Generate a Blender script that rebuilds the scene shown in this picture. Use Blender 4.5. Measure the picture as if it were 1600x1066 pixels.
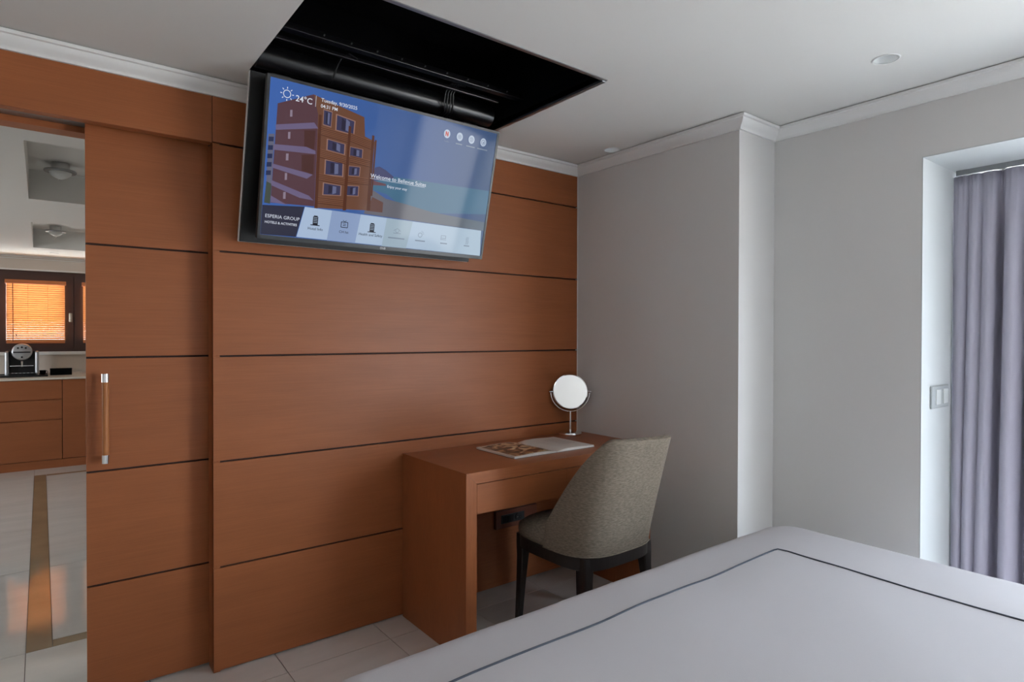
import bpy, bmesh, math, random
from mathutils import Vector, Matrix
random.seed(7)
R = math.radians
C = bpy.context.scene.collection
for o in list(bpy.data.objects): bpy.data.objects.remove(o)

# ------------------------------------------------------------------ camera, light, exposure
EXPOSURE = 0.7
SKY = 11.0
sc = bpy.context.scene
sc.view_settings.view_transform = 'Standard'
sc.view_settings.look = 'None'
sc.view_settings.gamma = 1.0
sc.view_settings.use_curve_mapping = False
sc.view_settings.exposure = EXPOSURE

F_PX, YAW, PITCH, ROLL, CAM_Z = (951.32, 0.912343, 0.008890, 0.001963, 1.437)
cam_d = bpy.data.cameras.new('camera'); cam = bpy.data.objects.new('camera', cam_d); C.objects.link(cam)
cam_d.sensor_width = 36.0; cam_d.sensor_fit = 'HORIZONTAL'; cam_d.lens = F_PX*36.0/1600.0
cam_d.clip_start = 0.05; cam_d.clip_end = 100
fw = Vector((math.cos(YAW)*math.cos(PITCH), math.sin(YAW)*math.cos(PITCH), -math.sin(PITCH)))
rt = Vector((math.sin(YAW), -math.cos(YAW), 0)); up = rt.cross(fw)
c_, s_ = math.cos(ROLL), math.sin(ROLL)
rt2 = rt*c_+up*s_; up2 = up*c_-rt*s_
m = Matrix((rt2, up2, -fw)).transposed().to_4x4(); m.translation = Vector((0, 0, CAM_Z))
cam.matrix_world = m
sc.camera = cam

w = bpy.data.worlds.new('daylight'); sc.world = w; w.use_nodes = True
nt = w.node_tree; nt.nodes.clear()
wo = nt.nodes.new('ShaderNodeOutputWorld'); bg = nt.nodes.new('ShaderNodeBackground')
tc = nt.nodes.new('ShaderNodeTexCoord'); sx = nt.nodes.new('ShaderNodeSeparateXYZ')
rp = nt.nodes.new('ShaderNodeValToRGB')
rp.color_ramp.elements[0].position = 0.0; rp.color_ramp.elements[0].color = (0.85, 0.84, 0.80, 1)
rp.color_ramp.elements[1].position = 0.56; rp.color_ramp.elements[1].color = (0.72, 0.86, 1.0, 1)
e = rp.color_ramp.elements.new(0.49); e.color = (0.8, 0.8, 0.8, 1)
e = rp.color_ramp.elements.new(0.5); e.color = (0.88, 0.96, 1.0, 1)
mp = nt.nodes.new('ShaderNodeMath'); mp.operation = 'MULTIPLY_ADD'; mp.inputs[1].default_value = .5; mp.inputs[2].default_value = .5
nt.links.new(tc.outputs['Generated'], sx.inputs[0]); nt.links.new(sx.outputs['Z'], mp.inputs[0])
nt.links.new(mp.outputs[0], rp.inputs[0]); nt.links.new(rp.outputs[0], bg.inputs[0])
bg.inputs[1].default_value = SKY; nt.links.new(bg.outputs[0], wo.inputs[0])

def sun_lamp(name, direction, strength, color, angle):
    l = bpy.data.lights.new(name, 'SUN'); l.energy = strength; l.color = color; l.angle = R(angle)
    o = bpy.data.objects.new(name, l); C.objects.link(o)
    o.rotation_euler = Vector(direction).to_track_quat('-Z', 'Y').to_euler(); return o
sun_lamp('sun', (0.25, -1.0, -0.55), 2.0, (1.0, 0.86, 0.68), 1.0)

def portal(name, loc, direction, sx_, sy_):
    l = bpy.data.lights.new(name, 'AREA'); l.shape = 'RECTANGLE'; l.size = sx_; l.size_y = sy_
    l.cycles.is_portal = True
    o = bpy.data.objects.new(name, l); C.objects.link(o); o.location = loc
    o.rotation_euler = Vector(direction).to_track_quat('-Z', 'Z').to_euler(); return o
portal('balcony_portal', (3.66, -0.35, 1.1), (-1, 0, 0), 2.75, 2.25)
portal('living_portal', (-3.66, 5.8, 1.45), (1, 0, 0), 1.0, 1.4)
portal('kitchen_portal', (0.2, 9.5, 1.75), (0, -1, 0), 2.3, 1.0)

# ------------------------------------------------------------------ helpers
def sw(label=None, cat=None, group=None, kind=None):
    return dict(label=label, category=cat, group=group, kind=kind)
def tag(o, label=None, cat=None, group=None, kind=None):
    for k, v in (('label', label), ('category', cat), ('group', group), ('kind', kind)):
        if v: o[k] = v
    return o
def empty(name, loc=(0, 0, 0), rz=0, rot=None, **kw):
    o = bpy.data.objects.new(name, None); C.objects.link(o); o.location = loc
    o.rotation_euler = rot if rot else (0, 0, rz); o.empty_display_size = .1
    return tag(o, **kw)
class MB:
    def __init__(s): s.bm = bmesh.new()
    def box(s, x0, x1, y0, y1, z0, z1, bev=0, mi=0):
        b = bmesh.new(); bmesh.ops.create_cube(b, size=1)
        for v in b.verts: v.co = Vector(((x0+x1)/2+v.co.x*(x1-x0), (y0+y1)/2+v.co.y*(y1-y0), (z0+z1)/2+v.co.z*(z1-z0)))
        if bev: bmesh.ops.bevel(b, geom=b.edges[:], offset=bev, segments=2, affect='EDGES', profile=.5)
        s.add(b, mi); return s
    def add(s, b, mi=0):
        for f in b.faces: f.material_index = mi
        me = bpy.data.meshes.new('t'); b.to_mesh(me); b.free()
        s.bm.from_mesh(me); bpy.data.meshes.remove(me)
    def poly(s, pts, mi=0):
        vs = [s.bm.verts.new(p) for p in pts]; f = s.bm.faces.new(vs); f.material_index = mi; return s
    def cyl(s, p0, p1, r0, r1=None, n=24, caps=True, mi=0):
        p0 = Vector(p0); p1 = Vector(p1); r1 = r0 if r1 is None else r1
        b = bmesh.new(); bmesh.ops.create_cone(b, cap_ends=caps, segments=n, radius1=r0, radius2=r1, depth=(p1-p0).length)
        q = Vector((0, 0, 1)).rotation_difference(p1-p0).to_matrix().to_4x4()
        bmesh.ops.transform(b, matrix=Matrix.Translation((p0+p1)/2) @ q, verts=b.verts); s.add(b, mi); return s
    def lathe(s, prof, o=(0, 0, 0), n=32, mi=0, mat=None):
        b = bmesh.new(); rings = []
        for r, z in prof:
            rings.append([b.verts.new((r*math.cos(2*math.pi*k/n), r*math.sin(2*math.pi*k/n), z)) for k in range(n)] if r > 1e-6 else [b.verts.new((0, 0, z))])
        for a, c in zip(rings, rings[1:]):
            for k in range(n):
                k2 = (k+1) % n
                f = [a[k % len(a)], a[k2 % len(a)], c[k2 % len(c)], c[k % len(c)]]
                f = list(dict.fromkeys(f))
                if len(f) > 2: b.faces.new(f)
        M_ = Matrix.Translation(o) @ (mat if mat else Matrix.Identity(4))
        bmesh.ops.transform(b, matrix=M_, verts=b.verts); bmesh.ops.recalc_face_normals(b, faces=b.faces); s.add(b, mi); return s
    def tube(s, pts, r, n=8, closed=False, mi=0):
        b = bmesh.new(); pts = [Vector(p) for p in pts]; N = len(pts); rings = []
        ref = Vector((0, 0, 1))
        for i, p in enumerate(pts):
            if closed: t = pts[(i+1) % N]-pts[i-1]
            else: t = pts[min(i+1, N-1)]-pts[max(i-1, 0)]
            t.normalize(); a = t.cross(ref)
            if a.length < .05: a = t.cross(Vector((1, 0, 0)))
            a.normalize(); c = a.cross(t)
            rings.append([b.verts.new(p+a*r*math.cos(2*math.pi*k/n)+c*r*math.sin(2*math.pi*k/n)) for k in range(n)])
        for i in range(N if closed else N-1):
            A, B = rings[i], rings[(i+1) % N]
            for k in range(n): b.faces.new((A[k], A[(k+1) % n], B[(k+1) % n], B[k]))
        if not closed: b.faces.new(rings[0]); b.faces.new(rings[-1])
        bmesh.ops.recalc_face_normals(b, faces=b.faces); s.add(b, mi); return s
    def build(s, name, mat, parent=None, smooth=False, **kw):
        me = bpy.data.meshes.new(name); s.bm.to_mesh(me); s.bm.free()
        for m_ in (mat if isinstance(mat, (list, tuple)) else [mat]): me.materials.append(m_)
        if smooth:
            for p in me.polygons: p.use_smooth = True
        o = bpy.data.objects.new(name, me); C.objects.link(o)
        if parent: o.parent = parent
        if smooth == 'auto':
            me.set_sharp_from_angle(angle=R(40))
        return tag(o, **kw)
def box(name, x0, x1, y0, y1, z0, z1, mat, parent=None, bev=0, **kw):
    return MB().box(x0, x1, y0, y1, z0, z1, bev).build(name, mat, parent, **kw)
def struct(name, label, parent=None):
    return empty(name, label=label, kind='structure')
def S(c): # sRGB 0-255 to linear
    return tuple(((v/255)/12.92 if v/255 <= .04045 else ((v/255+.055)/1.055)**2.4) for v in c)+(1,)

# ------------------------------------------------------------------ materials
def mat(name, col, rough=.5, metal=0, spec=.5, noise=None, bump=None, coat=0, emit=None, estr=1, aniso=0):
    m_ = bpy.data.materials.new(name); m_.use_nodes = True; t = m_.node_tree
    p = t.nodes['Principled BSDF']
    p.inputs['Base Color'].default_value = col; p.inputs['Roughness'].default_value = rough
    p.inputs['Metallic'].default_value = metal; p.inputs['Specular IOR Level'].default_value = spec
    p.inputs['Coat Weight'].default_value = coat
    if emit: p.inputs['Emission Color'].default_value = emit; p.inputs['Emission Strength'].default_value = estr
    co = t.nodes.new('ShaderNodeTexCoord'); mpn = t.nodes.new('ShaderNodeMapping'); t.links.new(co.outputs['Object'], mpn.inputs[0])
    if noise:
        sc_, amt, stretch = noise
        mpn.inputs['Scale'].default_value = stretch
        n = t.nodes.new('ShaderNodeTexNoise'); n.inputs['Scale'].default_value = sc_; n.inputs['Detail'].default_value = 6
        t.links.new(mpn.outputs[0], n.inputs[0])
        r_ = t.nodes.new('ShaderNodeValToRGB'); r_.color_ramp.elements[0].position = .3; r_.color_ramp.elements[1].position = .7
        r_.color_ramp.elements[0].color = tuple(c*(1-amt) for c in col[:3])+(1,); r_.color_ramp.elements[1].color = tuple(min(1, c*(1+amt)) for c in col[:3])+(1,)
        t.links.new(n.outputs['Fac'], r_.inputs[0]); t.links.new(r_.outputs[0], p.inputs['Base Color'])
    if bump:
        sc_, st, stretch = bump
        mb = t.nodes.new('ShaderNodeMapping'); mb.inputs['Scale'].default_value = stretch; t.links.new(co.outputs['Object'], mb.inputs[0])
        n = t.nodes.new('ShaderNodeTexNoise'); n.inputs['Scale'].default_value = sc_; n.inputs['Detail'].default_value = 3
        t.links.new(mb.outputs[0], n.inputs[0]); b_ = t.nodes.new('ShaderNodeBump'); b_.inputs['Strength'].default_value = st; b_.inputs['Distance'].default_value = .002
        t.links.new(n.outputs['Fac'], b_.inputs['Height']); t.links.new(b_.outputs[0], p.inputs['Normal'])
    return m_
def wood(name, col, stretch, rough=.40, spec=.28):
    m_ = mat(name, col, rough, spec=spec); t = m_.node_tree; p = t.nodes['Principled BSDF']
    co = t.nodes.new('ShaderNodeTexCoord')
    def nz(sc_, st, det=8):
        a = t.nodes.new('ShaderNodeMapping'); a.inputs['Scale'].default_value = st; t.links.new(co.outputs['Object'], a.inputs[0])
        n = t.nodes.new('ShaderNodeTexNoise'); n.inputs['Scale'].default_value = sc_; n.inputs['Detail'].default_value = det; n.inputs['Roughness'].default_value = .6
        t.links.new(a.outputs[0], n.inputs[0]); return n.outputs['Fac']
    fine = nz(14, stretch); big = nz(2.2, tuple(1+(v-1)*.12 for v in stretch), 3)
    ad = t.nodes.new('ShaderNodeMath'); ad.operation = 'MULTIPLY_ADD'; t.links.new(fine, ad.inputs[0]); ad.inputs[1].default_value = .65
    m2 = t.nodes.new('ShaderNodeMath'); m2.operation = 'MULTIPLY'; t.links.new(big, m2.inputs[0]); m2.inputs[1].default_value = .35
    t.links.new(m2.outputs[0], ad.inputs[2])
    r_ = t.nodes.new('ShaderNodeValToRGB'); r_.color_ramp.elements[0].position = .32; r_.color_ramp.elements[1].position = .68
    r_.color_ramp.elements[0].color = tuple(c*.84 for c in col[:3])+(1,); r_.color_ramp.elements[1].color = tuple(min(1, c*1.14) for c in col[:3])+(1,)
    t.links.new(ad.outputs[0], r_.inputs[0]); t.links.new(r_.outputs[0], p.inputs['Base Color'])
    b_ = t.nodes.new('ShaderNodeBump'); b_.inputs['Strength'].default_value = .12; b_.inputs['Distance'].default_value = .001
    t.links.new(fine, b_.inputs['Height']); t.links.new(b_.outputs[0], p.inputs['Normal'])
    return m_
WC = S((159, 94, 57))
M = {}
M['wood'] = wood('cherry_veneer', WC, (.35, 8, 40))
M['grip'] = wood('light_grip_wood', S((176, 112, 66)), (22, 6, 1))
M['wood_x'] = wood('cherry_veneer_top', WC, (.45, 26, 8))
M['wood_v'] = wood('cherry_veneer_upright', WC, (22, 6, 1))
M['wood_s'] = wood('cherry_veneer_side', WC, (6, 22, 1))
M['paint'] = mat('white_ceiling_paint', S((226, 225, 221)), .85, bump=(120, .05, (1, 1, 1)))
M['greige'] = mat('warm_grey_wall_paint', S((221, 219, 217)), .85, bump=(160, .08, (1, 1, 1)))
M['white'] = mat('white_gloss_trim', S((236, 236, 234)), .5)
M['tile'] = mat('pale_stone_tile', S((212, 204, 198)), .22, noise=(3, .06, (1, 3, 1)))
M['tile2'] = mat('polished_pale_tile', S((214, 210, 204)), .07, noise=(2, .05, (1, 4, 1)))
M['band'] = mat('brown_stone_band', S((150, 128, 100)), .08, noise=(4, .1, (1, 1, 1)))
M['grout'] = mat('grey_grout', S((120, 112, 106)), .8)
M['black'] = mat('black_board', S((12, 12, 13)), .45)
M['blackm'] = mat('matt_black_lining', S((8, 8, 9)), .9, spec=.1)
M['blackg'] = mat('gloss_black_cover', S((16, 16, 18)), .28)
M['bezel'] = mat('dark_tv_plastic', S((40, 40, 42)), .3)
M['chrome'] = mat('chrome', (.85, .85, .86, 1), .08, 1)
M['steel'] = mat('brushed_steel', (.55, .56, .56, 1), .3, 1)
M['alu'] = mat('grey_aluminium', (.35, .36, .37, 1), .4, 1)
M['mirror'] = mat('mirror_glass', (.95, .95, .95, 1), .01, 1)
M['fabric'] = mat('taupe_weave', S((134, 122, 108)), .95, spec=.2, noise=(60, .28, (1, 1, 4)), bump=(220, .6, (1, 1, 3)))
M['legwood'] = mat('dark_stained_beech', S((42, 36, 34)), .35, noise=(20, .2, (4, 4, 1)))
M['linen'] = mat('pale_grey_bedcover', S((190, 185, 187)), .9, spec=.2, bump=(260, .15, (1, 1, 1)))
M['piping'] = mat('dark_grey_piping', S((70, 74, 84)), .8)
M['drape'] = mat('blue_grey_drape', S((186, 182, 196)), .95, spec=.2, bump=(300, .4, (1, 1, 1)))
M['plastic'] = mat('white_switch_plastic', S((215, 218, 216)), .3)
M['darkbrown'] = mat('dark_brown_window_frame', S((72, 48, 42)), .45)
M['counter'] = mat('cream_worktop', S((214, 204, 190)), .25, noise=(30, .05, (1, 1, 1)))
M['kitwall'] = mat('kitchen_wall_cream', S((214, 204, 194)), .8)
M['socket'] = mat('dark_socket', S((34, 38, 42)), .35)
M['brass'] = mat('pale_handle_metal', S((190, 180, 165)), .3, .8)
M['paper'] = mat('white_page', S((222, 216, 208)), .35)
M['cover'] = mat('magazine_edge', S((120, 112, 108)), .6)
M['groove'] = mat('dark_groove_lacquer', S((52, 24, 14)), .7)
M['dark'] = mat('dark_void', S((10, 8, 7)), .9)
def tglass(name, gl):
    m_ = bpy.data.materials.new(name); m_.use_nodes = True; t = m_.node_tree; t.nodes.clear()
    o = t.nodes.new('ShaderNodeOutputMaterial'); mx = t.nodes.new('ShaderNodeMixShader'); tr = t.nodes.new('ShaderNodeBsdfTransparent'); g = t.nodes.new('ShaderNodeBsdfGlossy')
    g.inputs['Roughness'].default_value = .02; fr = t.nodes.new('ShaderNodeLayerWeight'); fr.inputs[0].default_value = .5
    pw = t.nodes.new('ShaderNodeMath'); pw.operation = 'POWER'; pw.inputs[1].default_value = 5; t.links.new(fr.outputs['Facing'], pw.inputs[0])
    ma = t.nodes.new('ShaderNodeMath'); ma.operation = 'MULTIPLY_ADD'; ma.inputs[1].default_value = .6; ma.inputs[2].default_value = .04; t.links.new(pw.outputs[0], ma.inputs[0])
    t.links.new(ma.outputs[0], mx.inputs[0]); t.links.new(tr.outputs[0], mx.inputs[1]); t.links.new(g.outputs[0], mx.inputs[2]); t.links.new(mx.outputs[0], o.inputs[0]); return m_
M['glass'] = tglass('window_glass', 1.45)
def sheer(name, col, tcol, ftrans, fopen):
    m_ = bpy.data.materials.new(name); m_.use_nodes = True; t = m_.node_tree; t.nodes.clear()
    o = t.nodes.new('ShaderNodeOutputMaterial'); a = t.nodes.new('ShaderNodeMixShader'); b = t.nodes.new('ShaderNodeMixShader')
    d = t.nodes.new('ShaderNodeBsdfDiffuse'); d.inputs[0].default_value = col; tl = t.nodes.new('ShaderNodeBsdfTranslucent'); tl.inputs[0].default_value = tcol
    tr = t.nodes.new('ShaderNodeBsdfTransparent'); a.inputs[0].default_value = ftrans; b.inputs[0].default_value = fopen
    t.links.new(d.outputs[0], a.inputs[1]); t.links.new(tl.outputs[0], a.inputs[2]); t.links.new(a.outputs[0], b.inputs[1]); t.links.new(tr.outputs[0], b.inputs[2]); t.links.new(b.outputs[0], o.inputs[0]); return m_
M['sheer'] = sheer('sheer_voile', (.85, .87, .88, 1), (.9, .92, .93, 1), .7, .22)
M['slat'] = sheer('honey_wood_slat', S((226, 172, 122)), S((238, 188, 130)), .13, 0)

def glow(name, srgb, srgb2=None, axis=0, span=1.1, st=.56):
    m_ = mat(name, (0.005, 0.005, 0.006, 1), .07, spec=.13, emit=S(srgb), estr=st)
    if srgb2:
        t = m_.node_tree; p = t.nodes['Principled BSDF']; co = t.nodes.new('ShaderNodeTexCoord'); s_ = t.nodes.new('ShaderNodeSeparateXYZ')
        t.links.new(co.outputs['Object'], s_.inputs[0]); d = t.nodes.new('ShaderNodeMath'); d.operation = 'DIVIDE'; d.inputs[1].default_value = span; t.links.new(s_.outputs[axis], d.inputs[0])
        r_ = t.nodes.new('ShaderNodeValToRGB'); r_.color_ramp.elements[0].color = S(srgb); r_.color_ramp.elements[1].color = S(srgb2)
        t.links.new(d.outputs[0], r_.inputs[0]); t.links.new(r_.outputs[0], p.inputs['Emission Color'])
    return m_

# ------------------------------------------------------------------ room shell
D = 2.8; XW = 2.689; YS = 1.672; XR = 3.012; CEIL = 2.5; YB = -2.3; XL = -1.4
LIV = 2.36      # living room ceiling
rows = [0.004, .448, .898, 1.347, 1.792, 2.246, 2.446]
G = .004
# bedroom floor: grout bed with stone tiles
fl = struct('floor', 'pale stone tiled floor of the bedroom in front of the wood wall')
box('grout_bed', XL, 3.6, YB, 3.05, -.06, -.004, M['grout'], fl)
xs = [.352-.475*k for k in range(4, 0, -1)]+[.352+.475*k for k in range(0, 7)]
ys = [2.62-.475*k for k in range(11, 0, -1)]+[2.62, 3.095]
for i in range(len(xs)-1):
    for j in range(len(ys)-1):
        x0, x1, y0, y1 = max(xs[i], XL), min(xs[i+1], 3.5), max(ys[j], YB), min(ys[j+1], 3.04)
        if x1-x0 < .02 or y1-y0 < .02: continue
        if x0 > XW and y0 > YS: continue
        box('tile', x0+.0015, x1-.0015, y0+.0015, y1-.0015, -.004, 0, M['tile'], fl)
# living room floor
fl2 = struct('floor', 'polished pale floor of the room beyond the sliding door with brown stone bands')
box('grout_bed', -3.6, 2.2, 3.05, 9.2, -.06, -.004, M['grout'], fl2)
def tl(x0, x1, y0, y1, m_='tile2', nm='tile'):
    g = .0015
    box(nm, x0+g, x1-g, y0+g, y1-g, -.004, 0, M[m_], fl2)
yy = [3.58, 4.72, 5.72, 6.72, 7.79]
for a, b in zip(yy, yy[1:]):
    for x0, x1 in ((.037, .99), (.99, 1.94)): tl(x0, x1, a, b)
yl = [3.05, 3.5, 4.72, 5.72, 6.72, 7.87, 8.3]
for a, b in zip(yl, yl[1:]):
    for x0, x1 in ((-1.01, -.06), (-1.96, -1.01), (-2.91, -1.96), (-3.6, -2.91)): tl(x0, x1, a, b)
for x0, x1 in ((-.06, .9), (.9, 2.1)): tl(x0, x1, 3.05, 3.5); tl(x0, x1, 7.87, 8.3)
tl(-.06, .037, 3.5, 7.87, 'band', 'stone_band'); tl(.037, 2.1, 3.5, 3.58, 'band', 'stone_band'); tl(.037, 2.1, 7.79, 7.87, 'band', 'stone_band')

# bedroom ceiling with the opening for the drop-down panel and two round light wells
HX0, HX1, HY0, HY1 = .664, 1.85, 1.776, 2.585
L1 = (2.565, .977); L2 = (2.583, 2.41); LR = .043
cb = MB()
def cbox(x0, x1, y0, y1): cb.box(x0, x1, y0, y1, CEIL, CEIL+.03)
def cring(x0, x1, y0, y1, cx, cy, r):
    n = 32; inn = [(cx+r*math.cos(2*math.pi*(k+.5)/n), cy+r*math.sin(2*math.pi*(k+.5)/n)) for k in range(n)]
    def outp(a):
        dx, dy = math.cos(a), math.sin(a); t = min((x1-cx)/dx if dx > 0 else (x0-cx)/dx if dx < 0 else 9e9, (y1-cy)/dy if dy > 0 else (y0-cy)/dy if dy < 0 else 9e9)
        return (cx+dx*t, cy+dy*t)
    cor = [(x1, y1), (x0, y1), (x0, y0), (x1, y0)]
    ang = [2*math.pi*(k+.5)/n for k in range(n)]
    bm = cb.bm; vi = [bm.verts.new((x, y, CEIL)) for x, y in inn]
    for k in range(n):
        a0, a1 = ang[k], ang[(k+1) % n]+(2*math.pi if k == n-1 else 0)
        mid = []
        for c in cor:
            ca = math.atan2(c[1]-cy, c[0]-cx) % (2*math.pi)
            for q in (ca, ca+2*math.pi):
                if a0 < q < a1: mid.append(c)
        po = [outp(a0)]+mid+[outp(a1)]
        bm.faces.new([vi[k]]+[bm.verts.new((x, y, CEIL)) for x, y in po]+[vi[(k+1) % n]])
CX1 = 3.55
cbox(XL-.1, HX0, YB-.1, 2.9); cbox(HX0, HX1, YB-.1, HY0); cbox(HX0, HX1, HY1, 2.9)
cbox(HX1, 2.4, YB-.1, 2.9); cbox(2.4, CX1, YB-.1, .8); cbox(2.4, CX1, 1.15, 2.25); cbox(2.4, CX1, 2.6, 2.9)
for (cx, cy), (a, b) in ((L1, (.8, 1.15)), (L2, (2.25, 2.6))):
    cbox(2.4, cx-.12, a, b); cbox(cx+.12, CX1, a, b); cring(cx-.12, cx+.12, a, b, cx, cy, LR)
ceil = cb.build('ceiling', M['paint'], label='white plaster bedroom ceiling with a large rectangular opening', kind='structure')
# round wells
for (cx, cy), lab in ((L1, 'round recessed plaster downlight in the ceiling near the window side'), (L2, 'small round recessed plaster downlight in the ceiling near the wood wall corner')):
    t = empty('downlight', (cx, cy, CEIL), label=lab, cat='ceiling light', group='recessed ceiling lights')
    MB().lathe([(LR, 0), (LR*.99, .02), (LR*.8, .045), (LR*.62, .055)]).build('reflector_bowl', M['white'], t, smooth=True)
    MB().lathe([(0, .056), (LR*.62, .056), (LR*.62, .062), (0, .062)]).build('lamp_face', M['steel'], t, smooth='auto')
    MB().lathe([(LR+.006, -.0005), (LR+.004, -.003), (LR-.001, -.003), (LR-.001, .002), (LR+.006, -.0005)]).build('rim', M['white'], t, smooth=True)

# black recess above the opening
cav = empty('trim_1', label='black lined ceiling recess above the drop-down television', kind='structure')
cz = 2.86
b = MB()
b.box(HX0-.02, HX1+.02, HY0, HY0+.0, CEIL, cz) if False else None
for q in ((HX0-.02, HX0, HY0-.02, HY1+.02, CEIL+.001, cz), (HX1, HX1+.02, HY0-.02, HY1+.02, CEIL+.001, cz), (HX0, HX1, HY0-.02, HY0, CEIL+.001, cz), (HX0, HX1, HY1, HY1+.02, CEIL+.001, cz), (HX0-.02, HX1+.02, HY0-.02, HY1+.02, cz, cz+.02)):
    b.box(*q)
b.build('recess_lining', M['blackm'], cav)
b = MB()
b.box(HX1-.004, HX1+.014, HY0-.0, HY1, CEIL-.008, CEIL+.002); b.box(HX0, HX1+.014, HY0-.012, HY0+.003, CEIL-.004, CEIL+.001)
b.build('edge_profile', M['alu'], cav, label='thin grey metal edge profile')

# wood wall behind the desk: separate panels on a backing
wl = struct('wall_back', 'cherry wood panelled wall behind the desk and television')
box('backing', .575, XW+.3, D+.02, D+.09, 0, CEIL, M['dark'], wl)
box('jamb_post', .573, .60, D+.003, 2.887, 0.002, 2.246, M['wood_v'], wl)
for a, c in zip(rows, rows[1:]):
    box('panel', .573, XW-.003, D, D+.02, a+G, c-G if c < 2.4 else 2.5, M['wood'], wl, bev=.0012)
    if a > 0.01: box('groove_strip', .578, XW-.003, D+.014, D+.021, a-G, a+G, M['groove'], wl)
# lintel over the opening
ln = struct('trim_2', 'cherry wood lintel board above the sliding door opening')
box('lintel_panel', XL, .571, D, D+.02, 2.246, 2.5, M['wood'], ln, bev=.0012)
box('front_lip', XL, .571, D+.02, D+.045, 2.246, 2.3, M['wood'], ln)
box('track', XL, .571, D+.10, D+.165, 2.262, 2.285, M['alu'], ln, label='grey aluminium sliding track')
box('lip_soffit', XL, .571, D+.045, D+.10, 2.262, 2.29, M['wood'], ln)
box('rear_lip', XL, .571, D+.165, D+.25, 2.238, 2.5, M['wood'], ln)
box('core', XL, .571, D+.02, D+.165, 2.31, 2.5, M['wood'], ln)
# wall between the rooms left of the opening and pocket wall
w3 = struct('wall_pocket', 'rear leaf of the wall that the sliding door slides in front of')
box('leaf', .56, 2.2, 2.965, 3.05, 0, 2.5, M['kitwall'], w3)
w4 = struct('wall_left', 'plain wall on the left side of the bedroom')
box('plaster', XL-.1, XL, YB, 3.05, 0, CEIL, mat('beige_wall_covering', S((204, 198, 192)), .8), w4)
w5 = struct('wall_front', 'plain wall behind the bed head')
box('plaster', XL-.1, XR+.6, YB-.1, YB, 0, CEIL, M['greige'], w5)
# beige block wall and right wall with the balcony opening
WY0 = -1.7; WY1 = 1.002; WZ = 2.213; XO = 3.5
w6 = struct('wall_alcove', 'warm grey projecting wall block beside the desk')
MB().box(XW, XO, YS, 2.95, 0, CEIL).build('plaster', M['greige'], w6)
w7 = struct('wall_right', 'pale grey right wall with a deep balcony door opening')
MB().box(XR, XO, WY1, YS-.0005, 0, CEIL).box(XR, XO, WY0, WY1, WZ, CEIL).box(XR, XO, YB, WY0, 0, CEIL).build('plaster', M['greige'], w7)
MB().box(XR-.0005, XO, WY1-.004, WY1-.0005, 0, WZ-.004).box(XR-.0005, XO, WY0, WY1-.0005, WZ-.0045, WZ-.0005).build('reveal_lining', mat('reveal_paint', S((205, 208, 208)), .8), w7, label='bright white plaster reveal of the opening')
box('trim_3', XW-.004, XW+.0, D-.004, D-.0005, 0, 2.45, M['white'], label='thin white joint between wood wall and grey wall', kind='structure')

# crown moulding swept along the walls
prof = [(0, 0), (.012, 0), (.014, .006), (.02, .012), (.036, .022), (.046, .036), (.048, .042), (.058, .044), (.06, .050), (.06, .056), (0, .056)]
def crown(name, path, label, outn):
    b = MB().bm; rings = []
    n = len(path)
    P = [Vector((x, y, 0)) for x, y in path]
    for i, p in enumerate(P):
        def nrm(d): return Vector((d.y, -d.x, 0)).normalized()*outn
        if i == 0: nn = nrm(P[1]-P[0])
        elif i == n-1: nn = nrm(P[-1]-P[-2])
        else:
            a = nrm(P[i]-P[i-1]); c = nrm(P[i+1]-P[i]); nn = (a+c)/(1+a.dot(c))
        rings.append([b.verts.new(p+nn*u+Vector((0, 0, 2.44+v))) for u, v in prof])
    for A, B_ in zip(rings, rings[1:]):
        for k in range(len(prof)): b.faces.new((A[k], A[(k+1) % len(prof)], B_[(k+1) % len(prof)], B_[k]))
    b.faces.new(rings[0]); b.faces.new(rings[-1]); bmesh.ops.recalc_face_normals(b, faces=b.faces)
    mb = MB(); mb.bm = b
    return mb.build(name, M['white'], smooth='auto', label=label, kind='structure')
crown('trim_4', [(XL, D-.0005), (XW-.0005, D-.0005), (XW-.0005, YS-.0005), (XR-.0005, YS-.0005), (XR-.0005, YB)], 'white crown moulding running around the ceiling edge', 1)

# ------------------------------------------------------------------ sliding door
dr = empty('door_1', (0.138, 2.895, 0), label='cherry wood sliding door with long bar handle', kind='structure')
box('core', .002, .95, .008, .045, .012, 2.259, M['groove'], dr)
for a, c in zip(rows[:-2], rows[1:-1]):
    z1 = c-G if c < 2.2 else 2.259
    box('panel', 0, .95, -.004, .008, max(a+G, .012), z1, M['wood'], dr, bev=.001)
hd = empty('door_handle', (.06, -.004, 0)); hd.parent = dr
MB().cyl((0, -.045, .968), (0, -.045, 1.252), .0115).build('grip', M['grip'], hd, smooth='auto', label='light brown wooden grip')
for a, c in ((.935, .968), (1.252, 1.285)):
    MB().cyl((0, -.045, a), (0, -.045, c), .0135).cyl((0, -.045, (a+c)/2), (0, .001, (a+c)/2), .007).build('end_cap', M['chrome'], hd, smooth='auto', label='chrome end cap')

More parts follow.
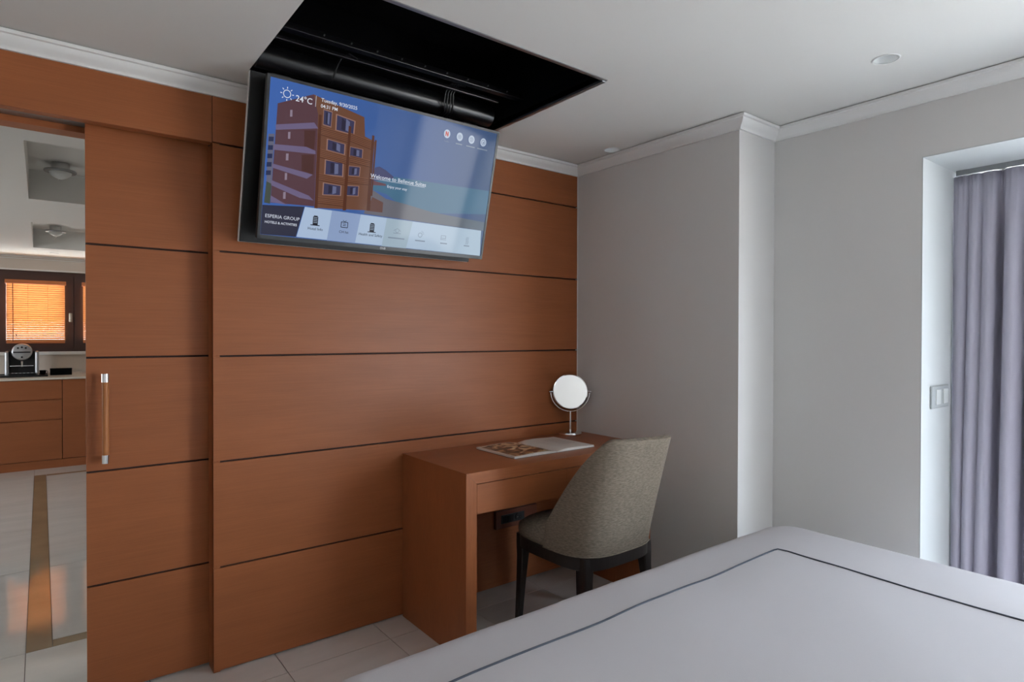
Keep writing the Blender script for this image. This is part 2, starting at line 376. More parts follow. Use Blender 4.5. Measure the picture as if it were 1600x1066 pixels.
# ------------------------------------------------------------------ ceiling hatch panel and television
FY0, FZ0, FY1, FZ1 = 2.585, 2.50, 2.770, 1.836
fv = Vector((0, FY0-FY1, FZ0-FZ1)); FL = fv.length; fa = math.atan2(FY1-FY0, FZ0-FZ1)
fp = empty('ceiling_hatch', (.664, FY1, FZ1), rot=(fa, 0, 0), label='black-faced white-edged ceiling hatch panel hanging down behind the television', cat='hatch panel')
FW = 1.837-.664
box('board', 0.003, FW-.0, .004, .02, .0, FL, M['white'], fp, label='white painted outer skin')
box('inner_face', 0.006, FW-.003, -.012, .004, .003, FL, M['black'], fp, label='black inner face')
for u in (.12, FW-.12):
    box('hinge', u-.04, u+.04, -.02, -.011, FL-.06, FL+.01, M['black'], fp)
tvw, tvh = 1.119, .641
ta = math.asin(.23886)
tv = empty('television', (.7, 2.611, 1.834), rot=(ta, 0, 0), label='wall-size flat television showing a hotel welcome screen with a building', cat='television')
# local: x right, z up the screen, -y towards the viewer
tb = MB()
tb.box(0, tvw, .004, .028, 0, tvh, .002)
tb.build('casing', M['bezel'], tv)
fb = MB(); t_ = .0115
fb.box(0, tvw, -.002, .004, tvh-t_, tvh); fb.box(0, tvw, -.002, .004, 0, .017); fb.box(0, t_, -.002, .004, .017, tvh-t_); fb.box(tvw-t_, tvw, -.002, .004, .017, tvh-t_)
fb.build('bezel', mat('satin_grey_bezel', S((56, 57, 58)), .28, .3), tv, label='slim dark grey bezel')
box('back_cover', .18, tvw-.18, .028, .06, .04, tvh-.2, M['black'], tv)
for u in (.12, tvw-.2):
    box('bracket', u, u+.04, .028, .100, tvh-.20, tvh-.015, M['black'], tv)
box('bracket_rail', .1, tvw-.1, .06, .1, .2, .26, M['black'], tv)

ART = {
'side': [[0.045,0.537],[0.183,0.603],[0.208,0.531],[0.223,0.157],[0.043,0.149]],
'wband': [[[0.043,0.456],[0.195,0.495],[0.213,0.475],[0.045,0.436]],[[0.041,0.38],[0.17,0.393],[0.209,0.384],[0.211,0.371],[0.04,0.358]],[[0.041,0.304],[0.178,0.29],[0.206,0.286],[0.183,0.266],[0.041,0.288]],[[0.04,0.239],[0.197,0.198],[0.218,0.181],[0.159,0.184],[0.042,0.218]],[[0.042,0.178],[0.091,0.156],[0.113,0.149],[0.044,0.151]]],
'swin': [[[0.095,0.523],[0.104,0.525],[0.105,0.499],[0.096,0.497]],[[0.093,0.437],[0.102,0.439],[0.103,0.412],[0.094,0.411]],[[0.091,0.352],[0.101,0.354],[0.102,0.327],[0.092,0.325]],[[0.092,0.275],[0.101,0.276],[0.102,0.249],[0.093,0.247]],[[0.091,0.198],[0.101,0.2],[0.102,0.172],[0.092,0.171]]],
'recess': [[[0.157,0.456],[0.203,0.465],[0.203,0.388],[0.162,0.391]],[[0.154,0.358],[0.205,0.367],[0.209,0.287],[0.159,0.295]]],
'front': [[0.183,0.603],[0.408,0.561],[0.419,0.483],[0.467,0.47],[0.462,0.17],[0.224,0.151],[0.208,0.531]],
'fwin': [[[0.231,0.552],[0.265,0.55],[0.265,0.493],[0.233,0.496]],[[0.288,0.544],[0.365,0.534],[0.365,0.481],[0.29,0.485]],[[0.258,0.439],[0.331,0.433],[0.332,0.392],[0.259,0.398]],[[0.257,0.354],[0.33,0.353],[0.333,0.301],[0.259,0.297]],[[0.257,0.259],[0.33,0.258],[0.331,0.219],[0.258,0.212]],[[0.358,0.427],[0.413,0.426],[0.414,0.39],[0.359,0.389]],[[0.36,0.347],[0.409,0.35],[0.409,0.313],[0.361,0.308]],[[0.36,0.263],[0.411,0.268],[0.412,0.228],[0.361,0.223]]],
'pillar': [[[0.211,0.53],[0.223,0.531],[0.238,0.148],[0.224,0.146]],[[0.342,0.512],[0.353,0.511],[0.364,0.158],[0.349,0.156]],[[0.451,0.495],[0.462,0.494],[0.476,0.172],[0.459,0.17]],[[0.466,0.478],[0.475,0.477],[0.48,0.237],[0.473,0.236]]],
'slat': [[[0.223,0.482],[0.345,0.474],[0.345,0.47],[0.224,0.478]],[[0.223,0.475],[0.345,0.467],[0.345,0.463],[0.224,0.471]],[[0.223,0.468],[0.345,0.46],[0.345,0.456],[0.224,0.464]],[[0.223,0.462],[0.345,0.453],[0.345,0.449],[0.224,0.457]],[[0.223,0.455],[0.345,0.446],[0.346,0.442],[0.224,0.451]],[[0.228,0.393],[0.348,0.384],[0.348,0.38],[0.229,0.388]],[[0.228,0.386],[0.348,0.377],[0.348,0.372],[0.229,0.381]],[[0.228,0.379],[0.348,0.37],[0.348,0.365],[0.229,0.374]],[[0.228,0.372],[0.348,0.362],[0.349,0.358],[0.229,0.367]],[[0.229,0.365],[0.348,0.355],[0.349,0.351],[0.229,0.36]],[[0.231,0.293],[0.348,0.289],[0.349,0.285],[0.232,0.289]],[[0.231,0.286],[0.348,0.282],[0.349,0.278],[0.232,0.282]],[[0.231,0.279],[0.348,0.275],[0.349,0.27],[0.232,0.275]],[[0.231,0.272],[0.348,0.267],[0.349,0.263],[0.232,0.267]],[[0.234,0.197],[0.351,0.199],[0.351,0.195],[0.234,0.193]],[[0.234,0.19],[0.351,0.192],[0.351,0.187],[0.234,0.185]],[[0.234,0.183],[0.351,0.184],[0.352,0.18],[0.234,0.178]],[[0.234,0.175],[0.351,0.177],[0.352,0.172],[0.234,0.171]],[[0.353,0.481],[0.458,0.466],[0.459,0.461],[0.353,0.477]],[[0.353,0.474],[0.458,0.458],[0.459,0.454],[0.353,0.47]],[[0.353,0.467],[0.459,0.451],[0.459,0.447],[0.354,0.463]],[[0.353,0.46],[0.459,0.444],[0.459,0.439],[0.354,0.456]],[[0.353,0.453],[0.459,0.436],[0.459,0.432],[0.354,0.449]],[[0.36,0.389],[0.459,0.384],[0.46,0.379],[0.361,0.385]],[[0.36,0.382],[0.459,0.376],[0.46,0.372],[0.361,0.378]],[[0.361,0.375],[0.459,0.369],[0.46,0.364],[0.361,0.37]],[[0.361,0.367],[0.46,0.362],[0.46,0.357],[0.361,0.363]],[[0.359,0.302],[0.46,0.307],[0.46,0.302],[0.359,0.298]],[[0.359,0.295],[0.46,0.299],[0.461,0.295],[0.359,0.29]],[[0.359,0.288],[0.46,0.292],[0.461,0.287],[0.36,0.283]],[[0.359,0.28],[0.461,0.284],[0.461,0.28],[0.36,0.276]]],
'leftcity': [[0.018,0.415],[0.041,0.42],[0.043,0.224],[0.022,0.231]],
'leftpark': [[0.022,0.231],[0.043,0.224],[0.042,0.144],[0.018,0.146]],
'bar': [[0.182,0.15],[1.09,0.146],[1.103,0.011],[0.156,0.021]],
'navy': [[0.012,0.136],[0.182,0.15],[0.156,0.021],[0.01,0.017]],
'tilesep': [[[0.302,0.15],[0.435,0.149],[0.42,0.019],[0.29,0.019]],[[0.562,0.148],[0.696,0.147],[0.676,0.015],[0.55,0.017]]],
'sea': [[0.473,0.304],[0.573,0.336],[1.117,0.348],[1.109,0.231],[0.676,0.187],[0.546,0.254],[0.477,0.264]],
'beach': [[0.477,0.264],[0.548,0.233],[0.652,0.222],[0.793,0.203],[1.116,0.19],[1.117,0.147],[0.449,0.154],[0.469,0.255]],
'hill': [[0.48,0.361],[0.501,0.369],[0.533,0.358],[0.573,0.336],[0.574,0.328],[0.473,0.3]],
'roof': [[0.481,0.232],[0.536,0.215],[0.537,0.17],[0.461,0.168]],
'coast': [[0.473,0.304],[0.54,0.298],[0.541,0.29],[0.475,0.284]],
}

scr = box('screen', t_, tvw-t_, .0005, .003, .017, tvh-t_, glow('screen_sky', (58, 98, 172), (62, 84, 120), 0, 1.1), tv, label='lit screen showing a welcome page')
layer = [0.0]
def art(name, polys, m_, lift=1):
    layer[0] += .00006*lift
    if name.startswith('pictured') and len(polys) > 1:
        l0 = layer[0]-.00006*lift
        for p in polys: layer[0] = l0; o = art(name, [p], m_, lift)
        return o
    b = MB()
    for p in polys:
        b.poly([(u, -layer[0], v) for u, v in [(min(max(u, t_+.001), tvw-t_-.001), min(max(v, .018), tvh-t_-.001)) for u, v in p]])
    bmesh.ops.remove_doubles(b.bm, verts=b.bm.verts, dist=1e-5)
    return b.build(name, m_, scr)
A = ART
art('pictured_sea', [A['sea']], glow('lcd_sea', (42, 92, 122), (72, 112, 140)))
art('pictured_beach', [A['beach']], glow('lcd_beach', (104, 88, 92), (92, 104, 116)))
art('pictured_hill', [A['hill']], glow('lcd_hill', (66, 66, 104)))
art('pictured_coast', [A['coast']], glow('lcd_coast', (100, 66, 74)))
art('pictured_roof', [A['roof']], glow('lcd_roof', (96, 64, 56)))
art('pictured_city', [A['leftcity']], glow('lcd_city', (96, 96, 116)))
art('pictured_city_windows', [[(A['leftcity'][0][0]+.002-k*.0005, .405-k*.033), (A['leftcity'][0][0]+.021-k*.0005, .408-k*.033), (A['leftcity'][0][0]+.021-k*.0005, .39-k*.033), (A['leftcity'][0][0]+.002-k*.0005, .387-k*.033)] for k in range(5)], glow('lcd_city_w', (38, 44, 78)))
art('pictured_park', [A['leftpark']], glow('lcd_park', (64, 72, 62)))
art('pictured_facade', [A['front']], glow('lcd_front', (106, 70, 52)))
art('pictured_side_wall', [A['side']], glow('lcd_side', (84, 56, 64)))
art('pictured_recess', A['recess'], glow('lcd_recess', (74, 44, 40)))
art('pictured_balcony_band', A['wband'], glow('lcd_wband', (106, 94, 126)))
art('pictured_small_window', A['swin'], glow('lcd_swin', (138, 124, 140)))
def grow(p, k):
    cx = sum(a for a, _ in p)/len(p); cy = sum(b_ for _, b_ in p)/len(p)
    return [(cx+(a-cx)*k, cy+(b_-cy)*k) for a, b_ in p]
art('pictured_window_frame', [grow(p, 1.14) for p in A['fwin']], glow('lcd_wframe', (146, 112, 100)))
art('pictured_window', A['fwin'], glow('lcd_fwin', (58, 56, 84)))
for sgn, cc in ((.45, (100, 104, 136)), (.2, (44, 40, 58))):
    art('pictured_window_light', [[(p[0][0]+(p[1][0]-p[0][0])*(sgn+.08), p[0][1]-.006), (p[0][0]+(p[1][0]-p[0][0])*(sgn+.3), p[1][1]-.006), (p[3][0]+(p[2][0]-p[3][0])*(sgn+.3), p[2][1]+.006), (p[3][0]+(p[2][0]-p[3][0])*(sgn+.08), p[3][1]+.006)] for p in A['fwin']], glow('lcd_wl', cc))
art('pictured_slat', A['slat'], glow('lcd_slat', (84, 50, 36)))
art('pictured_slat', [[(u+.001, v+.004) for u, v in p] for p in A['slat']], glow('lcd_slat2', (116, 78, 58)))
art('pictured_pillar', A['pillar'], glow('lcd_pillar', (84, 48, 32)))
art('footer_panel', [A['navy']], glow('lcd_navy', (44, 44, 62)))
art('menu_bar', [A['bar']], glow('lcd_bar', (170, 190, 220), (172, 192, 208)))
art('menu_tile', [A['tilesep'][0]], glow('lcd_t1', (140, 160, 196)))
art('menu_tile', [A['tilesep'][1]], glow('lcd_t2', (158, 178, 192)))
art('menu_edge', [[(.1819, .1503), (.184, .1503), (.1583, .0209), (.1562, .0209)]], glow('lcd_e', (40, 90, 160)))
GW = glow('lcd_white', (214, 220, 232)); GD = glow('lcd_ink', (34, 34, 44)); GP = glow('lcd_pale', (126, 140, 158)); GR = glow('lcd_red', (190, 60, 40))
layer[0] += .0001
def text(name, s_, u0, u1, v0, m_, parent=None, bold=0, depth=None, hscale=1.0):
    cu = bpy.data.curves.new(name, 'FONT'); cu.body = s_; cu.size = 1; cu.offset = bold; cu.resolution_u = 3
    to = bpy.data.objects.new('tmp', cu); C.objects.link(to); bpy.context.view_layer.update()
    me = bpy.data.meshes.new_from_object(to.evaluated_get(bpy.context.evaluated_depsgraph_get()))
    bpy.data.objects.remove(to); bpy.data.curves.remove(cu)
    x0 = min(v.co.x for v in me.vertices); x1 = max(v.co.x for v in me.vertices); k = (u1-u0)/(x1-x0)
    for v in me.vertices: v.co = Vector((u0+(v.co.x-x0)*k, -layer[0]-.0001, v0+v.co.y*k*hscale))
    me.name = name; me.materials.clear(); me.materials.append(m_)
    o = bpy.data.objects.new(name, me); C.objects.link(o); o.parent = parent or scr; return o
text('temperature_text', '24°C', .113, .1797, .562, GW, bold=.012)
text('date_text', 'Tuesday, 9/30/2025', .216, .372, .583, GW, bold=.01)
text('time_text', '04:31 PM', .216, .287, .5595, GW, bold=.01)
text('welcome_text', 'Welcome to Bellevue Suites', .462, .7427, .3155, GW, bold=.01)
text('greeting_text', 'Enjoy your stay', .5474, .6476, .2835, GW, bold=.008)
text('group_text', 'ESPERIA GROUP', .0263, .1652, .0885, GW)
text('activities_text', 'HOTELS & ACTIVITIES', .0259, .1562, .0655, GW, bold=.015)
for s_, a, c, m_ in (('Hotel Info', .2034, .2682, GD), ('CH list', .3416, .385, GD), ('Health and Safety', .4338, .549, GD)):
    text('menu_text', s_, a, c, .0575, m_, bold=.004)
for a, c in ((.578, .662), (.719, .773), (.8586, .898), (.997, 1.03)):
    art('menu_text', [[(a, .0635), (c, .0635), (c, .058), (a, .058)]], GP, 0)
text('app_text', 'Netflix', .811, .838, .5365, GP)
for a, c in ((.875, .912), (.935, .985), (1.0, 1.06)):
    art('app_text', [[(a, .5425), (c, .5425), (c, .5375), (a, .5375)]], GP, 0)
def ring(cx, cy, r0, r1, n=24):
    return [[(cx+r1*math.cos(a), cy+r1*math.sin(a)), (cx+r1*math.cos(b_), cy+r1*math.sin(b_)), (cx+r0*math.cos(b_), cy+r0*math.sin(b_)), (cx+r0*math.cos(a), cy+r0*math.sin(a))] for a, b_ in [(2*math.pi*k/n, 2*math.pi*(k+1)/n) for k in range(n)]]
def rect(a, b_, c, d): return [(a, c), (b_, c), (b_, d), (a, d)]
def seg(p, q, w_):
    p, q = Vector(p), Vector(q); d = (q-p).normalized(); n_ = Vector((-d.y, d.x))*w_/2
    return [tuple(p+n_), tuple(q+n_), tuple(q-n_), tuple(p-n_)]
sx_, sy_ = .0783, .5803
art('sun_icon', ring(sx_, sy_, .0125, .0155)+[seg((sx_+.0195*math.cos(a), sy_+.0195*math.sin(a)), (sx_+.0265*math.cos(a), sy_+.0265*math.sin(a)), .0032) for a in [k*math.pi/4 for k in range(8)]], GW)
art('divider', [rect(.1935, .195, .557, .6), rect(.461, .737, .311, .3125)], GW)
GC = glow('lcd_circle', (178, 192, 212))
for u in (.8223, .8932, .9613, 1.0308):
    art('app_icon', [[(u+.0175*math.cos(2*math.pi*k/24), .5735+.0195*math.sin(2*math.pi*k/24)) for k in range(24)]], GC)
GI = glow('lcd_iconink', (96, 112, 140))
art('app_letter', [seg((.8165, .563), (.8165, .584), .005), seg((.828, .563), (.828, .584), .005), seg((.8165, .584), (.828, .563), .005)], GR)
art('app_symbol', ring(.8932, .5735, .007, .009)+ring(.8932, .5735, .0, .003, 10)+ring(.9613, .5735, .008, .010)+[seg((.959, .568), (.965, .5735), .002), seg((.965, .5735), (.959, .579), .002)]+ring(1.0308, .5735, .0095, .0115)+[[(1.026, .5685), (1.036, .5685), (1.036, .579)]], GI)
def hotel(u, v, m_):
    P = [rect(u-.011, u+.011, v-.018, v+.017), rect(u-.02, u+.02, v-.0215, v-.018), rect(u-.008, u+.008, v+.017, v+.021)]
    art('menu_icon', P, m_)
    art('menu_icon_detail', [rect(u-.007+k*.0055, u-.004+k*.0055, v-.010+j*.007, v-.0065+j*.007) for k in range(3) for j in range(4)], glow('lcd_barw', (172, 190, 214)))
hotel(.2332, .098, GD); hotel(.494, .096, GD)
u, v = .3629, .095
art('menu_icon', [seg((u-.015, v-.012), (u+.015, v-.012), .003), seg((u-.015, v+.011), (u+.015, v+.011), .003), seg((u-.015, v-.012), (u-.015, v+.011), .003), seg((u+.015, v-.012), (u+.015, v+.011), .003), seg((u-.008, v+.019), (u, v+.012), .002), seg((u+.008, v+.019), (u, v+.012), .002), seg((u-.007, v+.003), (u+.007, v+.003), .0025), seg((u-.007, v-.004), (u+.007, v-.004), .0025)], GD)
u, v = .6206, .096
art('menu_icon', ring(u, v, .008, .010, 16)+[seg((u-.02, v-.012), (u+.02, v-.012), .0025), seg((u-.018, v-.003), (u-.011, v+.006), .002), seg((u+.018, v-.003), (u+.011, v+.006), .002)], GP)
u, v = .7456, .0915
art('menu_icon', ring(u-.003, v-.003, .009, .0115, 16)+[seg((u+.008, v+.008), (u+.013, v+.013), .002), seg((u+.004, v+.012), (u+.005, v+.018), .002), seg((u+.011, v+.003), (u+.018, v+.004), .002)], GP)
u, v = .8732, .089
art('menu_icon', [seg((u-.016, v-.01), (u+.016, v-.01), .0022), seg((u-.014, v+.009), (u+.012, v+.009), .0022), seg((u-.014, v-.01), (u-.014, v+.009), .0022), seg((u+.012, v-.004), (u+.012, v+.009), .0022), seg((u-.012, v-.003), (u+.014, v-.003), .0022)], GP)
u, v = 1.011, .088
art('menu_icon', [seg((u-.006+.006*j, v-.02), (u-.003+.006*j, v-.008), .002) for j in range(3)]+[seg((u-.003+.006*j, v-.008), (u-.006+.006*j, v+.006), .002) for j in range(3)]+[seg((u-.006+.006*j, v+.006), (u-.003+.006*j, v+.017), .002) for j in range(3)], GP)
lb = MB()
for k in ring(.548, .0085, .0035, .005, 16): lb.poly([(u, -.0026, v) for u, v in k])
lgm = mat('pale_print', S((200, 200, 200)), .5)
lb.build('maker_mark', lgm, tv)
layer[0] = .0022
lg_ = text('maker_letters', 'LG', .556, .570, .0045, lgm, tv, bold=.02)

# mechanism in the recess
tubeo = MB().cyl((HX0+.004, 2.51, 2.54), (HX1-.06, 2.51, 2.54), .050, n=40).build('lift_tube', M['blackg'], smooth='auto', label='long glossy black tube of the lift inside the ceiling recess', cat='lift tube')
MB().box(HX0+.004, HX1-.004, 2.30, 2.335, 2.575, 2.60, .002).build('rail', M['blackg'], cav)
MB().box(HX0+.004, HX1-.1, 2.37, 2.385, 2.56, 2.575, .002).build('rail', M['blackg'], cav)
for k in range(9): MB().cyl((HX0+.2+k*.11, 2.2995, 2.588), (HX0+.2+k*.11, 2.293, 2.588), .003, n=8).build('screw', M['steel'], cav)
cbl = empty('cable', (0, 0, 2.5), label='black cables looping down behind the right half of the television', cat='cable')
for k in range(4):
    MB().tube([(1.52+.012*k, 2.37, .09), (1.505+.012*k, 2.40, .10), (1.49+.014*k, 2.435, .07), (1.485+.016*k, 2.437, .02), (1.50+.012*k, 2.455, -.012), (1.50+.012*k, 2.50, -.022), (1.50+.012*k, 2.55, -.02)], .0045, 8).build('strand', M['blackg'], cbl, smooth=True)
MB().tube([(1.02, 2.35, 2.56), (1.0, 2.38, 2.585), (.975, 2.405, 2.57), (.962, 2.425, 2.53), (.956, 2.455, 2.488), (.952, 2.50, 2.478), (.952, 2.55, 2.48)], .004, 8).build('cable', M['blackg'], smooth=True, label='single thin black cable dropping behind the left half of the television', cat='cable')

# ------------------------------------------------------------------ desk
dk = empty('desk', (1.459, 2.209, 0), label='cherry wood desk with waterfall side and two drawers against the panelled wall', cat='desk')
DW, DD, DH, TT, ST = XW-.001-1.459, 2.795-2.209, .834, .051, .056
def mitre(name, pts, m_):   # prism extruded along y, pts in xz
    b = bmesh.new(); a = [b.verts.new((x, 0, z)) for x, z in pts]; c = [b.verts.new((x, DD, z)) for x, z in pts]; n = len(pts)
    b.faces.new(a); b.faces.new(c)
    for k in range(n): b.faces.new((a[k], a[(k+1) % n], c[(k+1) % n], c[k]))
    bmesh.ops.recalc_face_normals(b, faces=b.faces); mb = MB(); mb.bm = b; return mb.build(name, m_, dk)
g = .0006
mitre('desktop', [(g, DH), (DW, DH), (DW, DH-TT), (ST+g, DH-TT)], M['wood_x'])
mitre('side_panel', [(0, DH-g), (ST, DH-TT-g), (ST, 0), (0, 0)], M['wood_s'])
box('side_panel', DW-ST, DW, .1, DD, 0, DH-TT, M['wood_s'], dk)
box('side_front', DW-ST, DW, 0, .1, 0, DH-TT, M['wood_v'], dk)
box('back_panel', ST+.001, DW-ST-.001, DD-.02, DD, .012, DH-TT-.001, M['wood_x'], dk)
xm = .600
for a, c in ((ST+.002, xm-.001), (xm+.001, DW-ST-.002)):
    d = empty('drawer', (a, 0, .648)); d.parent = dk
    box('drawer_front', 0, c-a, .001, .02, 0, .132, M['wood'], d, bev=.0006)
    box('drawer_box', .01, c-a-.01, .02, .4, .01, .12, M['wood_x'], d)
# socket block on the desk back panel
so = empty('socket_block', (2.02, 2.7749, .342), label='wood-framed black power socket strip under the desk', cat='power socket')
MB().box(0, .30, -.022, 0, 0, .1, .003).build('frame', mat('reddish_socket_frame', S((120, 66, 46)), .3), so)
box('insert', .035, .20, -.026, -.0215, .028, .076, M['socket'], so, label='black module strip')
for k, (a, c) in enumerate(((.042, .066), (.072, .088), (.094, .12))): box('rocker', a, c, -.029, -.0255, .034, .07, M['black' if k != 1 else 'blackg'], so, bev=.001)
MB().cyl((.155, -.026, .052), (.155, -.031, .052), .022).build('socket_ring', M['black'], so, smooth='auto')
for k in (-1, 1): MB().cyl((.155+k*.009, -.0305, .052), (.155+k*.009, -.0325, .052), .003, n=10).build('contact', M['chrome'], so)

# magazine
mg = empty('magazine', (1.825, 2.335, .8342), rz=R(0), label='open magazine with a sepia picture page lying on the desk', cat='magazine')
def page(x0, x1, flip, m_, name):
    b = bmesh.new(); n = 10; D_ = .33; vs = []
    for i in range(n+1):
        t = i/n; x = x0+(x1-x0)*t; q = t if flip else 1-t
        z = .011+.004*math.sin(math.pi*min(1, q*1.2))-.006*max(0, 1-q*6)
        vs.append((x, z))
    a = [[b.verts.new((x, y, z)) for x, z in vs] for y in (0, D_)]
    c = [[b.verts.new((x, y, 0.0)) for x, z in vs] for y in (0, D_)]
    for i in range(n):
        b.faces.new((a[0][i], a[0][i+1], a[1][i+1], a[1][i])); b.faces.new((c[0][i], c[1][i], c[1][i+1], c[0][i+1]))
        b.faces.new((c[0][i], c[0][i+1], a[0][i+1], a[0][i])); b.faces.new((c[1][i+1], c[1][i], a[1][i], a[1][i+1]))
    b.faces.new((c[0][0], a[0][0], a[1][0], c[1][0])); b.faces.new((c[0][-1], c[1][-1], a[1][-1], a[0][-1]))
    bmesh.ops.recalc_face_normals(b, faces=b.faces); mb = MB(); mb.bm = b; return mb.build(name, m_, mg)
pic = mat('sepia_picture_print', S((200, 170, 130)), .3)
t = pic.node_tree; p = t.nodes['Principled BSDF']; co = t.nodes.new('ShaderNodeTexCoord')
n1 = t.nodes.new('ShaderNodeTexNoise'); n1.inputs['Scale'].default_value = 13; n1.inputs['Detail'].default_value = 4; n1.inputs['Distortion'].default_value = 1.6
r_ = t.nodes.new('ShaderNodeValToRGB'); el = r_.color_ramp.elements; el[0].position = .40; el[0].color = S((52, 28, 20)); el[1].position = .60; el[1].color = S((226, 204, 170))
e = el.new(.47); e.color = S((120, 76, 48)); e = el.new(.52); e.color = S((196, 158, 110))
t.links.new(co.outputs['Object'], n1.inputs[0]); t.links.new(n1.outputs[0], r_.inputs[0]); t.links.new(r_.outputs[0], p.inputs['Base Color'])
pl = page(0, .272, False, M['paper'], 'left_page'); pr = page(.278, .545, True, M['paper'], 'right_page')
b = MB()
for i in range(8):
    t0, t1 = i/8, (i+1)/8
    def zz(t): 
        q = 1-t; return .0113+.004*math.sin(math.pi*min(1, q*1.2))-.006*max(0, 1-q*6)
    x0, x1 = .012+.25*t0, .012+.25*t1
    b.poly([(x0, .012, zz(x0/.272)+.0004), (x1, .012, zz(x1/.272)+.0004), (x1, .318, zz(x1/.272)+.0004), (x0, .318, zz(x0/.272)+.0004)])
b.build('printed_picture', pic, mg, label='sepia printed picture')
b = MB()
for k in range(7): b.poly([(.40, .10+k*.024, .0158), (.50, .10+k*.024, .0155), (.50, .104+k*.024, .0155), (.40, .104+k*.024, .0158)])
b.build('printed_lines', mat('faint_print', S((170, 164, 160)), .5), mg)
box('cover', -.002, .547, -.002, .332, -.0001, .002, M['cover'], mg)

# vanity mirror
vm = empty('vanity_mirror', (2.55, 2.715, .8342), label='round chrome vanity mirror on a stand at the desk corner', cat='mirror')
MB().lathe([(0, 0), (.068, 0), (.070, .004), (.070, .014), (.066, .019), (.02, .022), (0, .022)]).build('base', M['chrome'], vm, smooth='auto')
MB().cyl((0, 0, .02), (0, 0, .145), .0055).lathe([(.009, .022), (.0075, .03), (.006, .034)]).build('post', M['chrome'], vm, smooth='auto')
az = math.atan2(-.73, -.53)
mc = Vector((0, 0, .262)); nrm = Vector((-.549, -.798, .25)).normalized(); side = nrm.cross(Vector((0, 0, 1))).normalized(); upv = side.cross(nrm)
rot = Matrix((side, upv, nrm)).transposed().to_4x4()
RR = .108
yk = [mc+side*((RR+.012)*math.cos(a))+Vector((0, 0, 1))*((RR+.012)*math.sin(a)) for a in [math.pi+math.pi*k/24 for k in range(25)]]
MB().tube(yk, .0032, 8).build('yoke', M['chrome'], vm, smooth=True)
for k in (-1, 1): MB().cyl(mc+side*k*(RR-.001), mc+side*k*(RR+.02), .0045, n=12).build('pivot_knob', M['chrome'], vm, smooth='auto')
MB().lathe([(RR-.006, .008), (RR-.002, .0095), (RR, .006), (RR, -.006), (RR-.002, -.0095), (RR-.006, -.008)], mc, 64, mat=rot).build('rim', M['chrome'], vm, smooth='auto')
MB().lathe([(0, .0065), (RR-.005, .0065), (RR-.005, -.0065), (0, -.0065)], mc, 64, mat=rot).build('mirror_glass', M['mirror'], vm, smooth='auto')

# ------------------------------------------------------------------ chair
ch = empty('chair', (2.085, 2.13, 0), rz=R(.5), label='taupe upholstered chair with curved back and dark legs at the desk', cat='chair')
def sup(a_, hw, hd, p_=3.9):
    c, s = math.cos(a_), math.sin(a_); k = (abs(c/hw)**p_+abs(s/hd)**p_)**(-1/p_); return c*k, s*k
def ringpts(hw, hdep, z, n=56, p_=3.9, yo=0): return [(x, y+yo, z) for x, y in (sup(2*math.pi*k/n, hw, hdep, p_) for k in range(n))]
def loft(rings, caps=True):
    b = bmesh.new(); V_ = [[b.verts.new(p) for p in r] for r in rings]; n = len(rings[0])
    for A_, B_ in zip(V_, V_[1:]):
        for k in range(n): b.faces.new((A_[k], A_[(k+1) % n], B_[(k+1) % n], B_[k]))
    if caps: b.faces.new(V_[0]); b.faces.new(V_[-1])
    bmesh.ops.recalc_face_normals(b, faces=b.faces); mb = MB(); mb.bm = b; return mb
HWc, HDc = .258, .275
loft([ringpts(HWc-.03, HDc-.03, .462), ringpts(HWc-.004, HDc-.004, .466), ringpts(HWc, HDc, .487), ringpts(HWc-.002, HDc-.002, .512), ringpts(HWc-.03, HDc-.03, .534), ringpts(HWc-.1, HDc-.1, .542), ringpts(.03, .03, .544)]).build('seat', M['fabric'], ch, smooth=True)
loft([ringpts(HWc-.012, HDc-.012, .402), ringpts(HWc-.005, HDc-.005, .406), ringpts(HWc-.005, HDc-.005, .46), ringpts(HWc-.012, HDc-.012, .464)]).build('seat_frame', M['legwood'], ch, smooth='auto')
for sx1, sy1 in ((-1, 1), (1, 1), (-1, -1), (1, -1)):
    x, y = sx1*(HWc-.064), sy1*(HDc-.064); fx, fy = sx1*(HWc-.045), sy1*(HDc-.042)+(-.02 if sy1 < 0 else 0)
    rg = []
    for z, r1 in ((.0, .014), (.2, .018), (.35, .023), (.41, .028), (.46, .030)):
        t = 1-z/.46; cx = x+(fx-x)*t; cy = y+(fy-y)*t
        rg.append([(cx+a*r1, cy+b_*r1, z) for a, b_ in ((-1, -.8), (-.8, -1), (.8, -1), (1, -.8), (1, .8), (.8, 1), (-.8, 1), (-1, .8))])
    loft(rg).build('leg', M['legwood'], ch, smooth='auto')
# back shell
b = bmesh.new(); NT, NZ = 44, 14; TM = R(88); grid = []
def smooth(t): t = max(0, min(1, t)); return t*t*(3-2*t)
for i in range(NT+1):
    th = -TM+2*TM*i/NT
    a_ = -math.pi/2+th
    x0, y0 = sup(a_, HWc+.006, HDc+.006, 3.3)
    w_ = smooth((R(106)-abs(th))/R(67))
    top = .50+(.985-.50)*w_ + .012*math.sin(th)*-1*w_
    col = []
    for j in range(NZ+1):
        t = j/NZ; z = .466+(top-.466)*t; hgt = (z-.466)/.52
        bow = 1+.03*math.sin(math.pi*min(1, hgt))-.02*hgt*abs(math.sin(th))
        col.append(b.verts.new((x0*bow, y0*(1+.02*hgt)-.13*hgt**1.2, z)))
    grid.append(col)
for i in range(NT):
    for j in range(NZ): b.faces.new((grid[i][j], grid[i+1][j], grid[i+1][j+1], grid[i][j+1]))
bmesh.ops.recalc_face_normals(b, faces=b.faces); mb = MB(); mb.bm = b
sh = mb.build('backrest', M['fabric'], ch, smooth=True)
md = sh.modifiers.new('thick', 'SOLIDIFY'); md.thickness = .034; md.offset = -1
